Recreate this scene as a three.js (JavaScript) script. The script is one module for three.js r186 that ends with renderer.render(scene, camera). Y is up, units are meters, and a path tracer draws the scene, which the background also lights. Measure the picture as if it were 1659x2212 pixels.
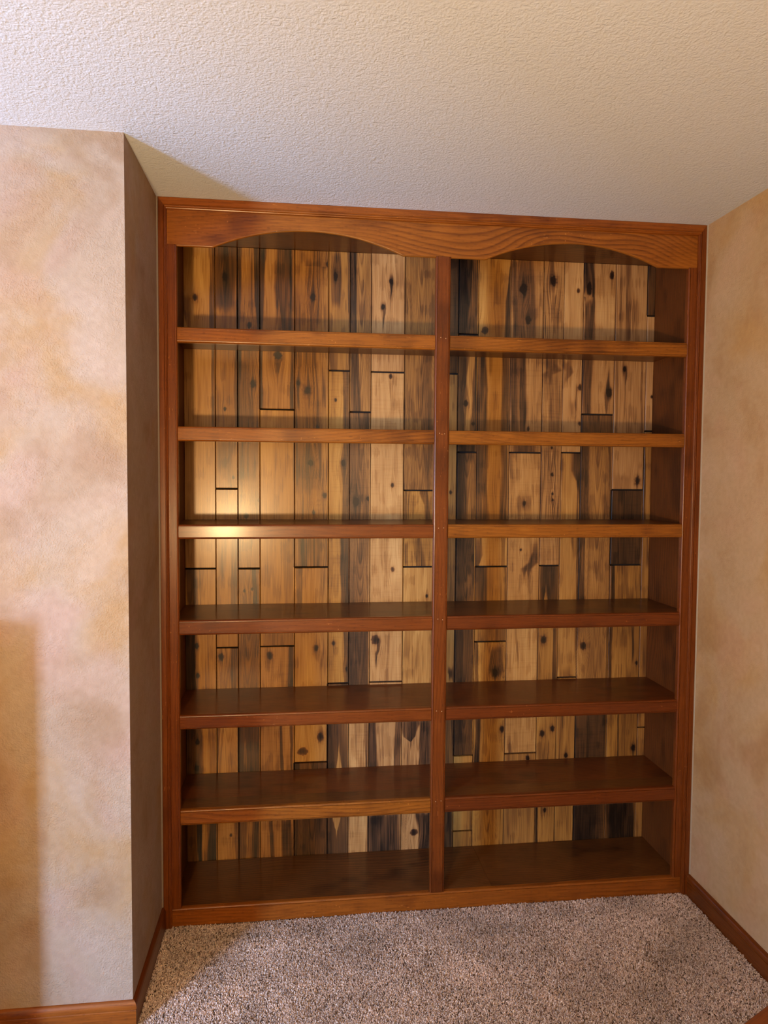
import * as THREE from 'three';
import { mergeGeometries, toCreasedNormals } from 'three/addons/utils/BufferGeometryUtils.js';
import { RectAreaLightUniformsLib } from 'three/addons/lights/RectAreaLightUniformsLib.js';

// ------------------------------------------------------------------ camera, light, exposure
const scene = new THREE.Scene();
scene.background = new THREE.Color(0x9fb4d6);
const camera = new THREE.PerspectiveCamera(2 * Math.atan(1106 / 1521.04) * 180 / Math.PI, 1659 / 2212, 0.05, 60);
camera.rotation.order = 'YXZ';
camera.position.set(0.4615, 1.5355, 2.402);
camera.rotation.set(-0.04805, -0.11926, 0.00685);
scene.add(camera);
const renderer = new THREE.WebGLRenderer();
renderer.toneMapping = THREE.LinearToneMapping;
renderer.toneMappingExposure = 1.02;
renderer.shadowMap.enabled = true;
RectAreaLightUniformsLib.init();
const LAMP = { at: [-0.02, 1.205, 2.25], color: new THREE.Color().setRGB(1, 0.665, 0.31), candela: 10.2, glow: 30 };
const WIN = { x: -3.1, y: 1.28, z: 4.44, w: 0.8, h: 1.3, color: new THREE.Color().setRGB(0.38, 0.60, 1.0), nits: 168 };
const daylight = new THREE.RectAreaLight(WIN.color, WIN.nits, WIN.w - 0.1, WIN.h - 0.1);
daylight.name = 'window_daylight';
daylight.position.set(WIN.x, WIN.y, WIN.z - 0.06);
scene.add(daylight);                                    // a RectAreaLight shines along its own -z: into the room

// ------------------------------------------------------------------ sizes of the place (metres; bookcase face in the plane z = 0)
const H = 2.44, XR = 1.90, RZ = 0.433, BACK = -0.302, SOFFIT = 2.388;
const SL = 0.061, ML = 0.922, MR = 0.975, SR = 1.8385, TI = 0.031, TR = 1.869;   // stile, mullion and casing edges
const TOPS = [2.0272, 1.7019, 1.3757, 1.0535, 0.7297, 0.4027, 0.0607];
const BOTS = [1.9772, 1.6536, 1.3277, 1.0036, 0.6816, 0.3501, 0.0];
const OPEN = 2.288;

// ------------------------------------------------------------------ noise and textures
function mulberry(a) { return () => { a |= 0; a = a + 0x6D2B79F5 | 0; let t = Math.imul(a ^ a >>> 15, 1 | a); t = t + Math.imul(t ^ t >>> 7, 61 | t) ^ t; return ((t ^ t >>> 14) >>> 0) / 4294967296; }; }
const HT = new Float32Array(65536); { const r = mulberry(7); for (let i = 0; i < 65536; i++) HT[i] = r() * 2 - 1; }
function nz(x, y, seed = 0, px = 1e6, py = 1e6) {         // smooth value noise, -1..1, repeating after px, py cells
  let xi = Math.floor(x), yi = Math.floor(y); const fx = x - xi, fy = y - yi;
  const u = fx * fx * (3 - 2 * fx), v = fy * fy * (3 - 2 * fy);
  xi = ((xi % px) + px) % px; yi = ((yi % py) + py) % py;
  const x1 = (xi + 1) % px, y1 = (yi + 1) % py, s = seed * 7919;
  const h = (a, b) => HT[(Math.imul(a, 73856093) ^ Math.imul(b, 19349663) ^ Math.imul(s + 1, 83492791)) >>> 8 & 65535];
  const a = h(xi, yi), b = h(x1, yi), c = h(xi, y1), d = h(x1, y1);
  return a + (b - a) * u + (c - a) * v + (a - b - c + d) * u * v;
}
const clamp = (v, a = 0, b = 1) => v < a ? a : v > b ? b : v;
const sstep = (a, b, v) => { const t = clamp((v - a) / (b - a)); return t * t * (3 - 2 * t); };
const mix = (a, b, t) => a + (b - a) * t;
function ramp(stops, t) {                                // stops: [position, r, g, b] in sRGB bytes
  t = clamp(t, stops[0][0], stops[stops.length - 1][0]);
  let i = 0; while (i < stops.length - 2 && t > stops[i + 1][0]) i++;
  const A = stops[i], B = stops[i + 1], k = (t - A[0]) / (B[0] - A[0]);
  return [mix(A[1], B[1], k), mix(A[2], B[2], k), mix(A[3], B[3], k)];
}
function tex(w, h, fn, srgb, repeat = true) {            // fn(i, j) -> [r, g, b] or a height, bytes
  const d = new Uint8Array(w * h * 4);
  for (let j = 0; j < h; j++) for (let i = 0; i < w; i++) {
    const c = fn(i, j), o = (j * w + i) * 4;
    if (srgb) { d[o] = clamp(c[0], 0, 255); d[o + 1] = clamp(c[1], 0, 255); d[o + 2] = clamp(c[2], 0, 255); }
    else d[o] = d[o + 1] = d[o + 2] = clamp(c, 0, 255);
    d[o + 3] = 255;
  }
  return dataTex(d, w, h, srgb, repeat);
}
function dataTex(d, w, h, srgb, repeat) {
  const t = new THREE.DataTexture(d, w, h, THREE.RGBAFormat);
  if (srgb) t.colorSpace = THREE.SRGBColorSpace;
  t.wrapS = t.wrapT = repeat ? THREE.RepeatWrapping : THREE.ClampToEdgeWrapping;
  t.magFilter = THREE.LinearFilter; t.minFilter = THREE.LinearMipmapLinearFilter; t.generateMipmaps = true;
  t.needsUpdate = true; return t;
}

// stained wood of the frame: grain along u, a 2.0 m x 1.0 m tile
function woodTile(seed, figure, stops, flecks, w = 2048, h = 1024) {
  const r = mulberry(seed);
  return tex(w, h, (i, j) => {
    const u = i / w * 2, v = j / h;
    const wrp = nz(u * 2, v * 5, seed, 4, 5) * 0.030 + nz(u * 5, v * 12, seed + 1, 10, 12) * 0.008;
    const g = (v + wrp * figure) * 78 + nz(u * 1, v * 3, seed + 2, 2, 3) * 2.2 * figure;
    let ring = g - Math.floor(g); ring = ring < 0.78 ? ring / 0.78 : (1 - ring) / 0.22; ring = Math.pow(ring, 2.2);
    const fib = nz(u * 24, v * 420, seed + 3, 48, 420), pore = sstep(0.45, 0.8, nz(u * 70, v * 640, seed + 4, 140, 640));
    const blot = nz(u * 5, v * 9, seed + 5, 10, 9) * 0.6 + nz(u * 16, v * 28, seed + 6, 32, 28) * 0.4;
    const big = nz(u * 2, v * 4, seed + 8, 4, 4);
    const d = 0.36 + ring * 0.20 * (0.55 + 0.45 * big) * Math.min(1.9, figure) + fib * 0.07 + pore * 0.10 + sstep(0.1, 0.8, blot) * 0.22 - sstep(0.1, 0.8, -blot) * 0.08;
    const c = ramp(stops, d);
    if (flecks && nz(u * 90, v * 300, seed + 9, 180, 300) > 0.90 && nz(u * 9, v * 12, seed + 10, 18, 12) > 0.15) { c[0] += 40; c[1] += 36; c[2] += 26; }
    return c;
  }, true);
}
const OAK = [[0, 184, 120, 44], [0.35, 146, 86, 26], [0.65, 102, 54, 14], [1, 52, 25, 7]];
const MAHOGANY = [[0, 152, 84, 30], [0.35, 116, 58, 17], [0.65, 82, 37, 9], [1, 40, 16, 5]];
const DARKBOARD = [[0, 132, 84, 40], [0.35, 97, 57, 24], [0.65, 66, 37, 15], [1, 28, 14, 7]];
const tOak = woodTile(11, 1.0, OAK, true), tMah = woodTile(31, 0.75, MAHOGANY, true), tDark = woodTile(51, 1.5, DARKBOARD, false), tFigured = woodTile(61, 1.7, OAK, true, 1024, 512);
const tWoodBump = tex(1024, 512, (i, j) => { const u = i / 512, v = j / 512; return 128 + 46 * nz(u * 26, v * 250, 71, 52, 250) + 40 * nz(u * 14, v * 18, 72, 28, 18) - 60 * sstep(0.5, 0.8, nz(u * 60, v * 250, 73, 120, 250)); }, false);
function wood(map, tint, rough, coat, coatRough, bump = 0.00012) {
  return new THREE.MeshPhysicalMaterial({ map, color: tint, roughness: rough, specularIntensity: 0.4, clearcoat: coat * 0.75, clearcoatRoughness: coatRough, bumpMap: tWoodBump, bumpScale: bump });
}
const C = (r, g, b) => new THREE.Color().setRGB(r, g, b);
const M = {
  oak: wood(tOak, C(0.97, 1, 0.92), 0.38, 0.6, 0.2),
  oakGold: wood(tOak, C(1.0, 0.98, 0.92), 0.36, 0.6, 0.2),
  figured: wood(tFigured, C(1, 0.98, 0.9), 0.38, 0.6, 0.2),
  oakRed: wood(tOak, C(0.92, 0.78, 0.68), 0.42, 0.5, 0.24),
  mahogany: wood(tMah, C(1, 1, 1), 0.36, 0.6, 0.2),
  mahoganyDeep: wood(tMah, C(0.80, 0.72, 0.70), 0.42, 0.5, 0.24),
  board: wood(tDark, C(1.15, 1.1, 1.0), 0.45, 0.45, 0.16),
  boardRed: wood(tDark, C(1.38, 1.02, 0.84), 0.45, 0.45, 0.16),
  side: wood(tDark, C(1.18, 1.02, 0.82), 0.6, 0.1, 0.35),
  dark: new THREE.MeshStandardMaterial({ color: C(0.012, 0.008, 0.005), roughness: 0.9 }),
};

// ------------------------------------------------------------------ names, labels, geometry helpers
const used = {};
function numbered(n) { const k = used[n] = (used[n] ?? -1) + 1; return k ? n + '_' + String(k).padStart(3, '0') : n; }
function shade(o) { o.castShadow = o.receiveShadow = true; return o; }
function mesh(name, geo, mat, parent) { const m = shade(new THREE.Mesh(geo, mat)); m.name = numbered(name); parent.add(m); return m; }
function group(name, parent = scene) { const g = new THREE.Group(); g.name = numbered(name); parent.add(g); return g; }
function tag(o, label, category, kind) { o.userData.label = label; o.userData.category = category; if (kind) o.userData.kind = kind; return o; }
function struct(name, geo, mat, label, category) { return tag(mesh(name, geo, mat, scene), label, category, 'structure'); }

// texture coordinates in metres from the position: grain axis 0, 1 or 2 runs along u
function metreUV(g, grain, su, sv, ou = 0, ov = 0) {
  const p = g.attributes.position, n = g.attributes.normal, uv = new Float32Array(p.count * 2);
  for (let i = 0; i < p.count; i++) {
    const P = [p.getX(i), p.getY(i), p.getZ(i)], N = [Math.abs(n.getX(i)), Math.abs(n.getY(i)), Math.abs(n.getZ(i))];
    const k = N[0] > N[1] && N[0] > N[2] ? 0 : N[1] > N[2] ? 1 : 2;
    let a = grain, b;
    if (k === grain) { a = (k + 1) % 3; b = (k + 2) % 3; } else b = 3 - k - grain;
    uv[2 * i] = P[a] / su + ou; uv[2 * i + 1] = P[b] / sv + ov;
  }
  g.setAttribute('uv', new THREE.BufferAttribute(uv, 2)); return g;
}
const rnd = mulberry(2024);
function woodUV(g, grain) { return metreUV(g, grain, 2, 1, rnd(), rnd()); }
function box(x0, x1, y0, y1, z0, z1) { const g = new THREE.BoxGeometry(x1 - x0, y1 - y0, z1 - z0); g.translate((x0 + x1) / 2, (y0 + y1) / 2, (z0 + z1) / 2); return g; }
// a board with chamfered edges: an octagon-edged box of 44 triangles
function chamferBox(x0, x1, y0, y1, z0, z1, c) {
  const s = new THREE.Shape(); s.moveTo(x0 + c, y0 + c); s.lineTo(x1 - c, y0 + c); s.lineTo(x1 - c, y1 - c); s.lineTo(x0 + c, y1 - c); s.closePath();
  const g = new THREE.ExtrudeGeometry(s, { depth: z1 - z0 - 2 * c, bevelEnabled: true, bevelThickness: c, bevelSize: c, bevelSegments: 1, steps: 1 });
  g.translate(0, 0, z0 + c); return g;
}
// creased normals; the addon joins corners closer than a centimetre, so it works on a copy a thousand times larger
function crease(g, angle) { g.scale(1000, 1000, 1000); g = toCreasedNormals(g, angle); return g.scale(0.001, 0.001, 0.001); }
// a closed outline in (a, b) drawn out along an axis; axis 'x': a = z, b = y; axis 'y': a = x, b = z; axis 'z': a = x, b = y
function draw(pts, axis, from, to) {
  const s = new THREE.Shape(pts.map(p => new THREE.Vector2(p[0], p[1])));
  let g = new THREE.ExtrudeGeometry(s, { depth: to - from, bevelEnabled: false, steps: 1 });
  const p = g.attributes.position, q = new Float32Array(p.count * 3);
  for (let i = 0; i < p.count; i++) {
    const a = p.getX(i), b = p.getY(i), t = from + p.getZ(i);
    const v = axis === 'x' ? [t, b, a] : axis === 'y' ? [a, t, b] : [a, b, t];
    q.set(v, 3 * i);
  }
  g.setAttribute('position', new THREE.BufferAttribute(q, 3));
  if (axis !== 'z') for (let i = 0; i < p.count; i += 3) {   // the swap of axes mirrors the faces: turn them back
    const t = [q[3 * i], q[3 * i + 1], q[3 * i + 2]];
    q.copyWithin(3 * i, 3 * (i + 2), 3 * (i + 2) + 3); q.set(t, 3 * (i + 2));
  }
  g.deleteAttribute('uv'); g.computeVertexNormals(); return crease(g, 0.5);
}
// edge of a face-frame member as the router leaves it: a small step back and a quarter round
function beadEdge(r = 0.0062, n = 6) {                   // (distance in from the edge, depth behind the face), from the face outwards: a quirk, then a bead
  const e = [[r + 0.0016, 0], [r + 0.0013, 0.0026], [r, 0.0026], [r - 0.0002, 0.0006]];
  for (let i = 1; i <= n; i++) { const a = i / n * Math.PI / 2; e.push([r * (1 - Math.sin(a)), 0.0006 + r * (1 - Math.cos(a))]); }
  return e;
}
function memberProfile(lo, hi, thick, beadLo, beadHi) {  // outline across a member from lo to hi, face at 0: [[across, z]]
  const pts = [[lo, -thick]], E = beadEdge();
  if (beadLo) for (const [d, z] of [...E].reverse()) pts.push([lo + d, -z]); else pts.push([lo, 0]);
  if (beadHi) for (const [d, z] of E) pts.push([hi - d, -z]); else pts.push([hi, 0]);
  pts.push([hi, -thick]); return pts;
}
const rail = (x0, x1, y0, y1, bl, bh, t = 0.019) => woodUV(draw(memberProfile(y0, y1, t, bl, bh).map(p => [p[1], p[0]]), 'x', x0, x1), 0);
const stile = (x0, x1, y0, y1, bl, bh, t = 0.019) => woodUV(draw(memberProfile(x0, x1, t, bl, bh), 'y', y0, y1), 1);
// ------------------------------------------------------------------ the reclaimed boards of the back: what each one looks like
const EDGES = [0.034, 0.148, 0.230, 0.312, 0.442, 0.5705, 0.6513, 0.7321, 0.8622, 0.991, 1.0721, 1.1506, 1.2807, 1.4116, 1.4946, 1.5753, 1.7081, 1.8407, 1.872];
const planks = [];
const P = (column, top, bottom, tone, pink, grain, ...marks) => planks.push({ x0: EDGES[column], x1: EDGES[column + 1], y0: bottom, y1: top, tone, pink, grain, ks: marks.filter(m => m.r), ss: marks.filter(m => m.pts) });
const k = (x, y, r, halo, long) => ({ x, y, r, halo, long });                        // a knot
const s = (dark, soft, ...pts) => ({ dark, soft, pts });                             // a streak of darker (or paler) wood, one of painted shade: [x, y, width] from the top down
P(0,2.388,1.190,0.16,0.3,0,
  s(0.40,0.26,[0.137,2.375,0.021],[0.136,2.092,0.020],[0.142,2.002,0.018],[0.141,1.724,0.017]),
  s(0.25,0.26,[0.050,2.190,0.042],[0.056,2.090,0.014]),  // shade of the left stile painted onto the board
  k(0.076,2.198,0.0092,1.6,1.4));
P(0,1.190,0.390,0.25,0.0,0,
  s(0.35,0.26,[0.055,1.184,0.039],[0.064,1.061,0.039]),
  s(0.30,0.26,[0.086,1.184,0.005],[0.092,1.061,0.004]),
  s(0.55,0.26,[0.050,0.942,0.052],[0.049,0.727,0.059]),
  s(0.50,0.26,[0.051,0.567,0.078],[0.053,0.402,0.078]),
  k(0.075,0.896,0.0085,1.0,1.4),
  k(0.078,0.782,0.0072,1.0,1.4),
  k(0.076,0.526,0.0078,1.0,1.4),
  k(0.072,0.424,0.0078,1.0,1.4));
P(0,0.390,0.050,0.45,0.0,0,
  s(0.45,0.26,[0.076,0.200,0.018],[0.081,0.057,0.010]),
  s(0.35,0.26,[0.134,0.197,0.028],[0.126,0.055,0.042]),
  s(-0.20,0.26,[0.100,0.192,0.028],[0.099,0.064,0.021]));
P(1,2.388,1.492,0.30,0.2,0,
  s(0.36,0.50,[0.187,2.387,0.078],[0.184,2.290,0.071],[0.180,2.181,0.064]),
  s(0.25,0.26,[0.227,2.004,0.008],[0.227,1.726,0.008]),
  s(0.20,0.26,[0.192,1.659,0.072],[0.173,1.582,0.039]),
  k(0.184,2.279,0.0078,1.3,1.7),
  k(0.183,1.790,0.0052,0.8,1.4),
  k(0.213,1.535,0.0052,0.8,1.4));
P(1,1.492,0.887,0.26,0.0,0,
  s(0.30,0.26,[0.216,1.299,0.026],[0.215,1.059,0.026]),
  s(0.15,0.26,[0.172,1.296,0.039],[0.171,1.177,0.020]));
P(1,0.887,0.390,0.26,0.3,1,
  k(0.165,0.852,0.0104,1.4,1.4),
  s(0.40,0.26,[0.213,0.880,0.029],[0.211,0.729,0.017]),
  s(0.40,0.26,[0.153,0.570,0.012],[0.149,0.404,0.004]),
  s(0.25,0.26,[0.169,0.563,0.007],[0.158,0.410,0.005]));
P(1,0.390,0.050,0.26,0.2,0,
  k(0.199,0.155,0.0049,0.6,1.4),
  s(0.20,0.26,[0.216,0.193,0.017],[0.219,0.056,0.010]));
P(2,2.388,1.189,0.27,0.2,2,
  s(0.50,0.26,[0.236,2.386,0.021],[0.233,2.095,0.018]),
  s(0.50,0.26,[0.302,2.382,0.021],[0.308,2.240,0.021],[0.312,2.098,0.013]),
  s(0.30,0.26,[0.237,2.004,0.018],[0.233,1.726,0.010]),
  s(0.20,0.26,[0.262,2.005,0.065],[0.268,1.866,0.052],[0.261,1.726,0.059]),
  s(0.15,0.26,[0.274,1.660,0.072],[0.267,1.545,0.059]),
  k(0.274,2.103,0.0085,1.0,1.4),
  k(0.287,1.886,0.0098,1.5,1.4),
  k(0.308,1.448,0.0052,0.7,1.4),
  k(0.260,1.390,0.0091,1.0,1.4));
P(2,1.189,0.715,0.30,0.0,1,
  k(0.253,1.104,0.0046,0.7,1.4),
  k(0.282,1.110,0.0046,0.7,1.4),
  s(0.40,0.26,[0.289,1.182,0.017],[0.291,1.058,0.016]),
  s(0.15,0.26,[0.269,0.931,0.072],[0.268,0.727,0.072]));
P(2,0.715,0.390,0.72,0.2,0,
  s(-0.25,0.26,[0.256,0.506,0.007],[0.256,0.443,0.013]));
P(2,0.390,0.050,0.52,0.1,0,
  s(-0.25,0.26,[0.271,0.190,0.021],[0.267,0.061,0.024]),
  s(0.20,0.26,[0.299,0.189,0.015],[0.296,0.059,0.015]));
P(3,2.388,1.792,0.22,0.3,0,
  s(0.55,0.26,[0.322,2.383,0.025],[0.318,2.241,0.024],[0.308,2.094,0.021]),
  s(0.50,0.26,[0.404,2.387,0.057],[0.400,2.244,0.071],[0.407,2.097,0.064]),
  s(-0.30,0.26,[0.380,2.182,0.004],[0.384,2.100,0.021]),
  s(0.40,0.26,[0.428,2.388,0.007],[0.428,2.098,0.008]),
  s(0.45,0.26,[0.432,2.010,0.017],[0.433,1.796,0.017]),
  s(0.45,0.26,[0.318,2.007,0.013],[0.318,1.794,0.010]),
  s(0.30,0.26,[0.380,1.977,0.010],[0.379,1.907,0.004]),
  k(0.380,1.995,0.0157,0.7,1.0));
P(3,1.792,0.888,0.19,0.1,0,
  s(0.15,0.26,[0.420,1.285,0.039],[0.420,1.056,0.033]),
  s(0.20,0.26,[0.388,0.929,0.131],[0.388,0.896,0.131]));
P(3,0.888,0.050,0.24,0.5,0,
  k(0.349,0.852,0.0111,1.5,1.5),
  s(0.45,0.26,[0.431,0.882,0.021],[0.431,0.723,0.021]),
  s(0.40,0.26,[0.393,0.568,0.009],[0.395,0.400,0.012]),
  s(0.35,0.26,[0.432,0.566,0.012],[0.432,0.399,0.010]),
  s(0.35,0.26,[0.351,0.193,0.014],[0.358,0.059,0.014]),
  s(0.45,0.26,[0.410,0.190,0.038],[0.415,0.056,0.042]));
P(4,2.388,1.192,0.25,0.1,2,
  s(0.20,0.26,[0.500,2.309,0.011],[0.498,2.248,0.010]),
  s(0.20,0.26,[0.513,2.330,0.064],[0.555,2.346,0.035]),
  k(0.510,2.215,0.0092,1.2,1.4),
  k(0.565,2.339,0.0071,1.5,1.4),
  k(0.490,1.865,0.0104,2.0,1.3),
  k(0.455,1.893,0.0065,1.6,1.4),
  k(0.529,1.727,0.0059,1.0,1.4),
  k(0.503,1.592,0.0085,1.2,1.4),
  k(0.556,1.467,0.0078,1.6,1.4),
  k(0.514,1.403,0.0059,1.0,1.4),
  s(0.18,0.26,[0.504,1.292,0.085],[0.504,1.193,0.078]),
  s(0.12,0.26,[0.490,1.656,0.104],[0.491,1.501,0.091]));
P(4,1.192,0.429,0.18,0.2,0,
  s(0.30,0.26,[0.462,1.184,0.022],[0.460,1.059,0.018]),
  k(0.526,0.877,0.0085,1.5,1.4),
  k(0.473,0.474,0.0196,0.3,0.9),
  k(0.542,0.529,0.0131,1.3,1.4),
  s(0.12,0.26,[0.544,0.853,0.052],[0.551,0.813,0.026]));
P(4,0.429,0.050,0.58,0.2,1,
  s(0.15,0.26,[0.453,0.425,0.020],[0.449,0.065,0.014]));
P(5,2.388,1.943,0.32,0.1,0,
  s(0.30,0.26,[0.598,2.361,0.033],[0.598,2.210,0.031]),
  s(0.40,0.26,[0.645,2.384,0.010],[0.648,2.088,0.010]),
  k(0.595,2.296,0.0078,1.3,2.2),
  s(0.20,0.26,[0.586,2.001,0.026],[0.587,1.944,0.026]));
P(5,1.943,0.738,0.22,0.0,0,
  k(0.597,1.831,0.0052,0.9,1.4),
  s(0.45,0.26,[0.638,1.939,0.029],[0.638,1.732,0.029]),
  k(0.627,1.593,0.0091,1.2,1.4),
  s(0.40,0.26,[0.637,1.658,0.024],[0.636,1.371,0.027]),
  s(0.50,0.26,[0.635,1.294,0.034],[0.637,1.056,0.033]),
  k(0.592,0.895,0.0065,1.3,1.4),
  s(0.40,0.26,[0.640,0.931,0.016],[0.642,0.743,0.013]),
  k(0.645,0.794,0.0059,1.0,1.4));
P(5,0.738,0.050,0.66,0.3,0,
  s(-0.40,0.26,[0.613,0.469,0.003],[0.613,0.398,0.026]),
  s(-0.40,0.26,[0.605,0.200,0.032],[0.606,0.150,0.003]));
P(6,2.388,1.788,0.34,0.3,1,
  s(0.40,0.26,[0.663,2.385,0.024],[0.663,2.088,0.024]),
  s(0.40,0.26,[0.668,2.004,0.030],[0.673,1.791,0.039]));
P(6,1.788,0.715,0.46,0.4,1,
  s(0.20,0.26,[0.717,1.772,0.026],[0.718,1.727,0.026]),
  s(0.15,0.26,[0.669,1.658,0.033],[0.670,1.377,0.033]),
  s(-0.15,0.26,[0.718,1.659,0.020],[0.719,1.482,0.020]),
  k(0.677,1.444,0.0118,1.2,1.4),
  k(0.723,1.456,0.0065,1.0,1.4),
  s(0.22,0.26,[0.689,0.930,0.082],[0.690,0.729,0.082]),
  s(-0.20,0.26,[0.676,0.907,0.005],[0.676,0.833,0.007]),
  s(0.20,0.26,[0.677,0.900,0.008],[0.677,0.873,0.008]));
P(6,0.715,0.050,0.22,0.6,0,
  s(0.30,0.26,[0.721,0.563,0.013],[0.724,0.406,0.009]),
  s(0.20,0.26,[0.654,0.192,0.010],[0.654,0.067,0.010]));
P(7,2.388,1.942,0.18,0.7,0,
  k(0.806,2.284,0.0071,1.2,1.4),
  k(0.776,2.188,0.0078,1.2,1.4),
  s(0.45,0.26,[0.807,2.280,0.006],[0.802,2.204,0.003]),
  s(0.40,0.26,[0.777,2.182,0.007],[0.776,2.106,0.004]),
  s(0.25,0.26,[0.793,2.376,0.004],[0.791,2.335,0.006]),
  s(0.18,0.26,[0.838,2.385,0.035],[0.839,2.282,0.035]));
P(7,1.942,0.738,0.14,0.6,0,
  k(0.808,1.927,0.0072,0.9,1.4),
  k(0.818,1.509,0.0072,1.1,1.4),
  k(0.821,1.181,0.0078,1.2,1.4),
  s(0.12,0.26,[0.790,1.290,0.039],[0.794,1.184,0.026]),
  k(0.754,0.905,0.0163,0.8,1.2),
  s(0.40,0.26,[0.756,0.895,0.009],[0.754,0.824,0.003]));
P(7,0.738,0.050,0.22,0.7,0,
  s(0.50,0.26,[0.744,0.569,0.031],[0.749,0.399,0.039]),
  s(0.50,0.26,[0.847,0.572,0.020],[0.846,0.394,0.030]),
  s(0.60,0.26,[0.792,0.192,0.132],[0.793,0.059,0.132]));
P(8,2.388,1.489,0.37,0.3,1,
  s(0.10,0.26,[0.947,2.005,0.039],[0.950,1.730,0.039]));
P(8,1.489,1.190,0.26,0.1,2,
  s(0.30,0.26,[0.939,1.477,0.033],[0.953,1.430,0.020],[0.960,1.377,0.020]),
  s(0.30,0.26,[0.874,1.270,0.016],[0.874,1.210,0.013]),
  s(0.20,0.26,[0.920,1.290,0.039],[0.935,1.196,0.039]));
P(8,1.190,0.715,0.18,0.3,0,
  k(0.956,1.075,0.0052,0.8,1.4),
  s(0.14,0.26,[0.890,0.933,0.039],[0.877,0.845,0.026]));
P(8,0.715,0.050,0.24,0.7,1,
  s(0.45,0.12,[0.893,0.567,0.072],[0.890,0.516,0.046],[0.894,0.495,0.003]),
  s(0.45,0.26,[0.954,0.565,0.046],[0.955,0.410,0.043]),
  s(0.55,0.15,[0.950,0.191,0.063],[0.955,0.057,0.046]),
  k(0.914,0.128,0.0153,0.6,1.0));
P(9,2.388,1.942,0.66,0.2,0);
P(9,1.942,0.050,0.30,0.2,0,
  k(1.047,1.482,0.0052,1.2,1.4),
  s(0.15,0.26,[1.051,1.296,0.033],[1.054,1.054,0.033]),
  s(0.40,0.26,[1.057,0.769,0.026],[1.061,0.759,0.026]),
  s(0.25,0.26,[1.056,0.571,0.039],[1.058,0.406,0.039]),
  s(0.50,0.26,[1.057,0.202,0.046],[1.058,0.063,0.046]));
P(10,2.388,2.095,0.84,0.1,1,
  s(-0.25,0.26,[1.132,2.373,0.017],[1.130,2.219,0.028],[1.121,2.106,0.049]));
P(10,2.095,1.639,0.58,0.2,0,
  s(-0.30,0.26,[1.127,2.010,0.022],[1.112,1.865,0.026],[1.110,1.726,0.026]),
  s(0.15,0.26,[1.090,1.996,0.026],[1.087,1.726,0.020]),
  s(0.30,0.26,[1.142,2.010,0.008],[1.144,1.727,0.013]),
  k(1.104,1.828,0.0091,1.0,1.4),
  k(1.134,1.750,0.0059,0.8,1.4),
  s(0.30,0.26,[1.109,1.666,0.072],[1.109,1.639,0.072]));
P(10,1.639,0.431,0.66,0.1,1,
  s(0.20,0.26,[1.088,1.626,0.033],[1.084,1.372,0.020]),
  s(-0.25,0.26,[1.129,1.586,0.026],[1.128,1.372,0.039]),
  k(1.146,1.222,0.0118,1.6,1.4),
  s(0.12,0.26,[1.105,1.296,0.065],[1.101,1.141,0.046]),
  s(-0.20,0.26,[1.131,1.141,0.020],[1.133,1.053,0.033]));
P(10,0.431,0.123,0.28,0.1,0,
  s(0.30,0.26,[1.146,0.191,0.009],[1.147,0.124,0.009]));
P(10,0.123,0.050,0.34,0.0,0);
P(11,2.388,1.189,0.22,0.1,0,
  s(0.50,0.26,[1.279,2.366,0.006],[1.270,2.224,0.023],[1.272,2.096,0.033]),
  k(1.176,2.111,0.0141,0.7,1.0),
  s(0.45,0.26,[1.164,2.011,0.026],[1.170,1.886,0.034],[1.168,1.727,0.039]),
  s(0.45,0.26,[1.263,2.013,0.030],[1.262,1.888,0.029],[1.261,1.728,0.037]),
  s(0.42,0.26,[1.172,1.660,0.043],[1.171,1.506,0.042],[1.176,1.372,0.052]),
  s(0.35,0.26,[1.258,1.661,0.024],[1.259,1.372,0.030]),
  s(0.40,0.26,[1.160,1.282,0.022],[1.161,1.235,0.026],[1.156,1.198,0.013]),
  s(0.25,0.26,[1.264,1.295,0.017],[1.265,1.194,0.017]));
P(11,1.189,0.889,0.24,0.0,0,
  s(0.45,0.26,[1.176,1.181,0.052],[1.177,1.056,0.050]),
  s(0.35,0.26,[1.269,1.180,0.008],[1.274,1.058,0.008]),
  s(0.20,0.26,[1.214,0.933,0.124],[1.214,0.892,0.124]));
P(11,0.889,0.050,0.27,0.0,1,
  k(1.237,0.761,0.0118,2.2,1.5),
  s(0.30,0.26,[1.239,0.844,0.039],[1.240,0.775,0.046]),
  s(0.35,0.26,[1.159,0.886,0.012],[1.161,0.736,0.012]),
  k(1.269,0.533,0.0098,1.2,1.4),
  s(0.50,0.26,[1.165,0.568,0.020],[1.167,0.401,0.020]));
P(12,2.388,1.640,0.26,0.5,0,
  s(0.35,0.26,[1.295,2.373,0.020],[1.298,2.097,0.025]),
  s(0.28,0.26,[1.334,2.375,0.054],[1.342,2.098,0.064]),
  k(1.328,2.278,0.0141,1.2,1.4),
  k(1.349,2.159,0.0113,1.2,1.4),
  s(0.40,0.26,[1.292,2.014,0.029],[1.298,1.729,0.029]),
  s(0.45,0.26,[1.328,2.015,0.030],[1.336,1.729,0.026]),
  s(0.30,0.26,[1.310,2.015,0.003],[1.316,1.729,0.003]),
  k(1.357,1.733,0.0065,1.0,1.4),
  s(0.30,0.26,[1.344,1.665,0.098],[1.345,1.640,0.098]));
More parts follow.
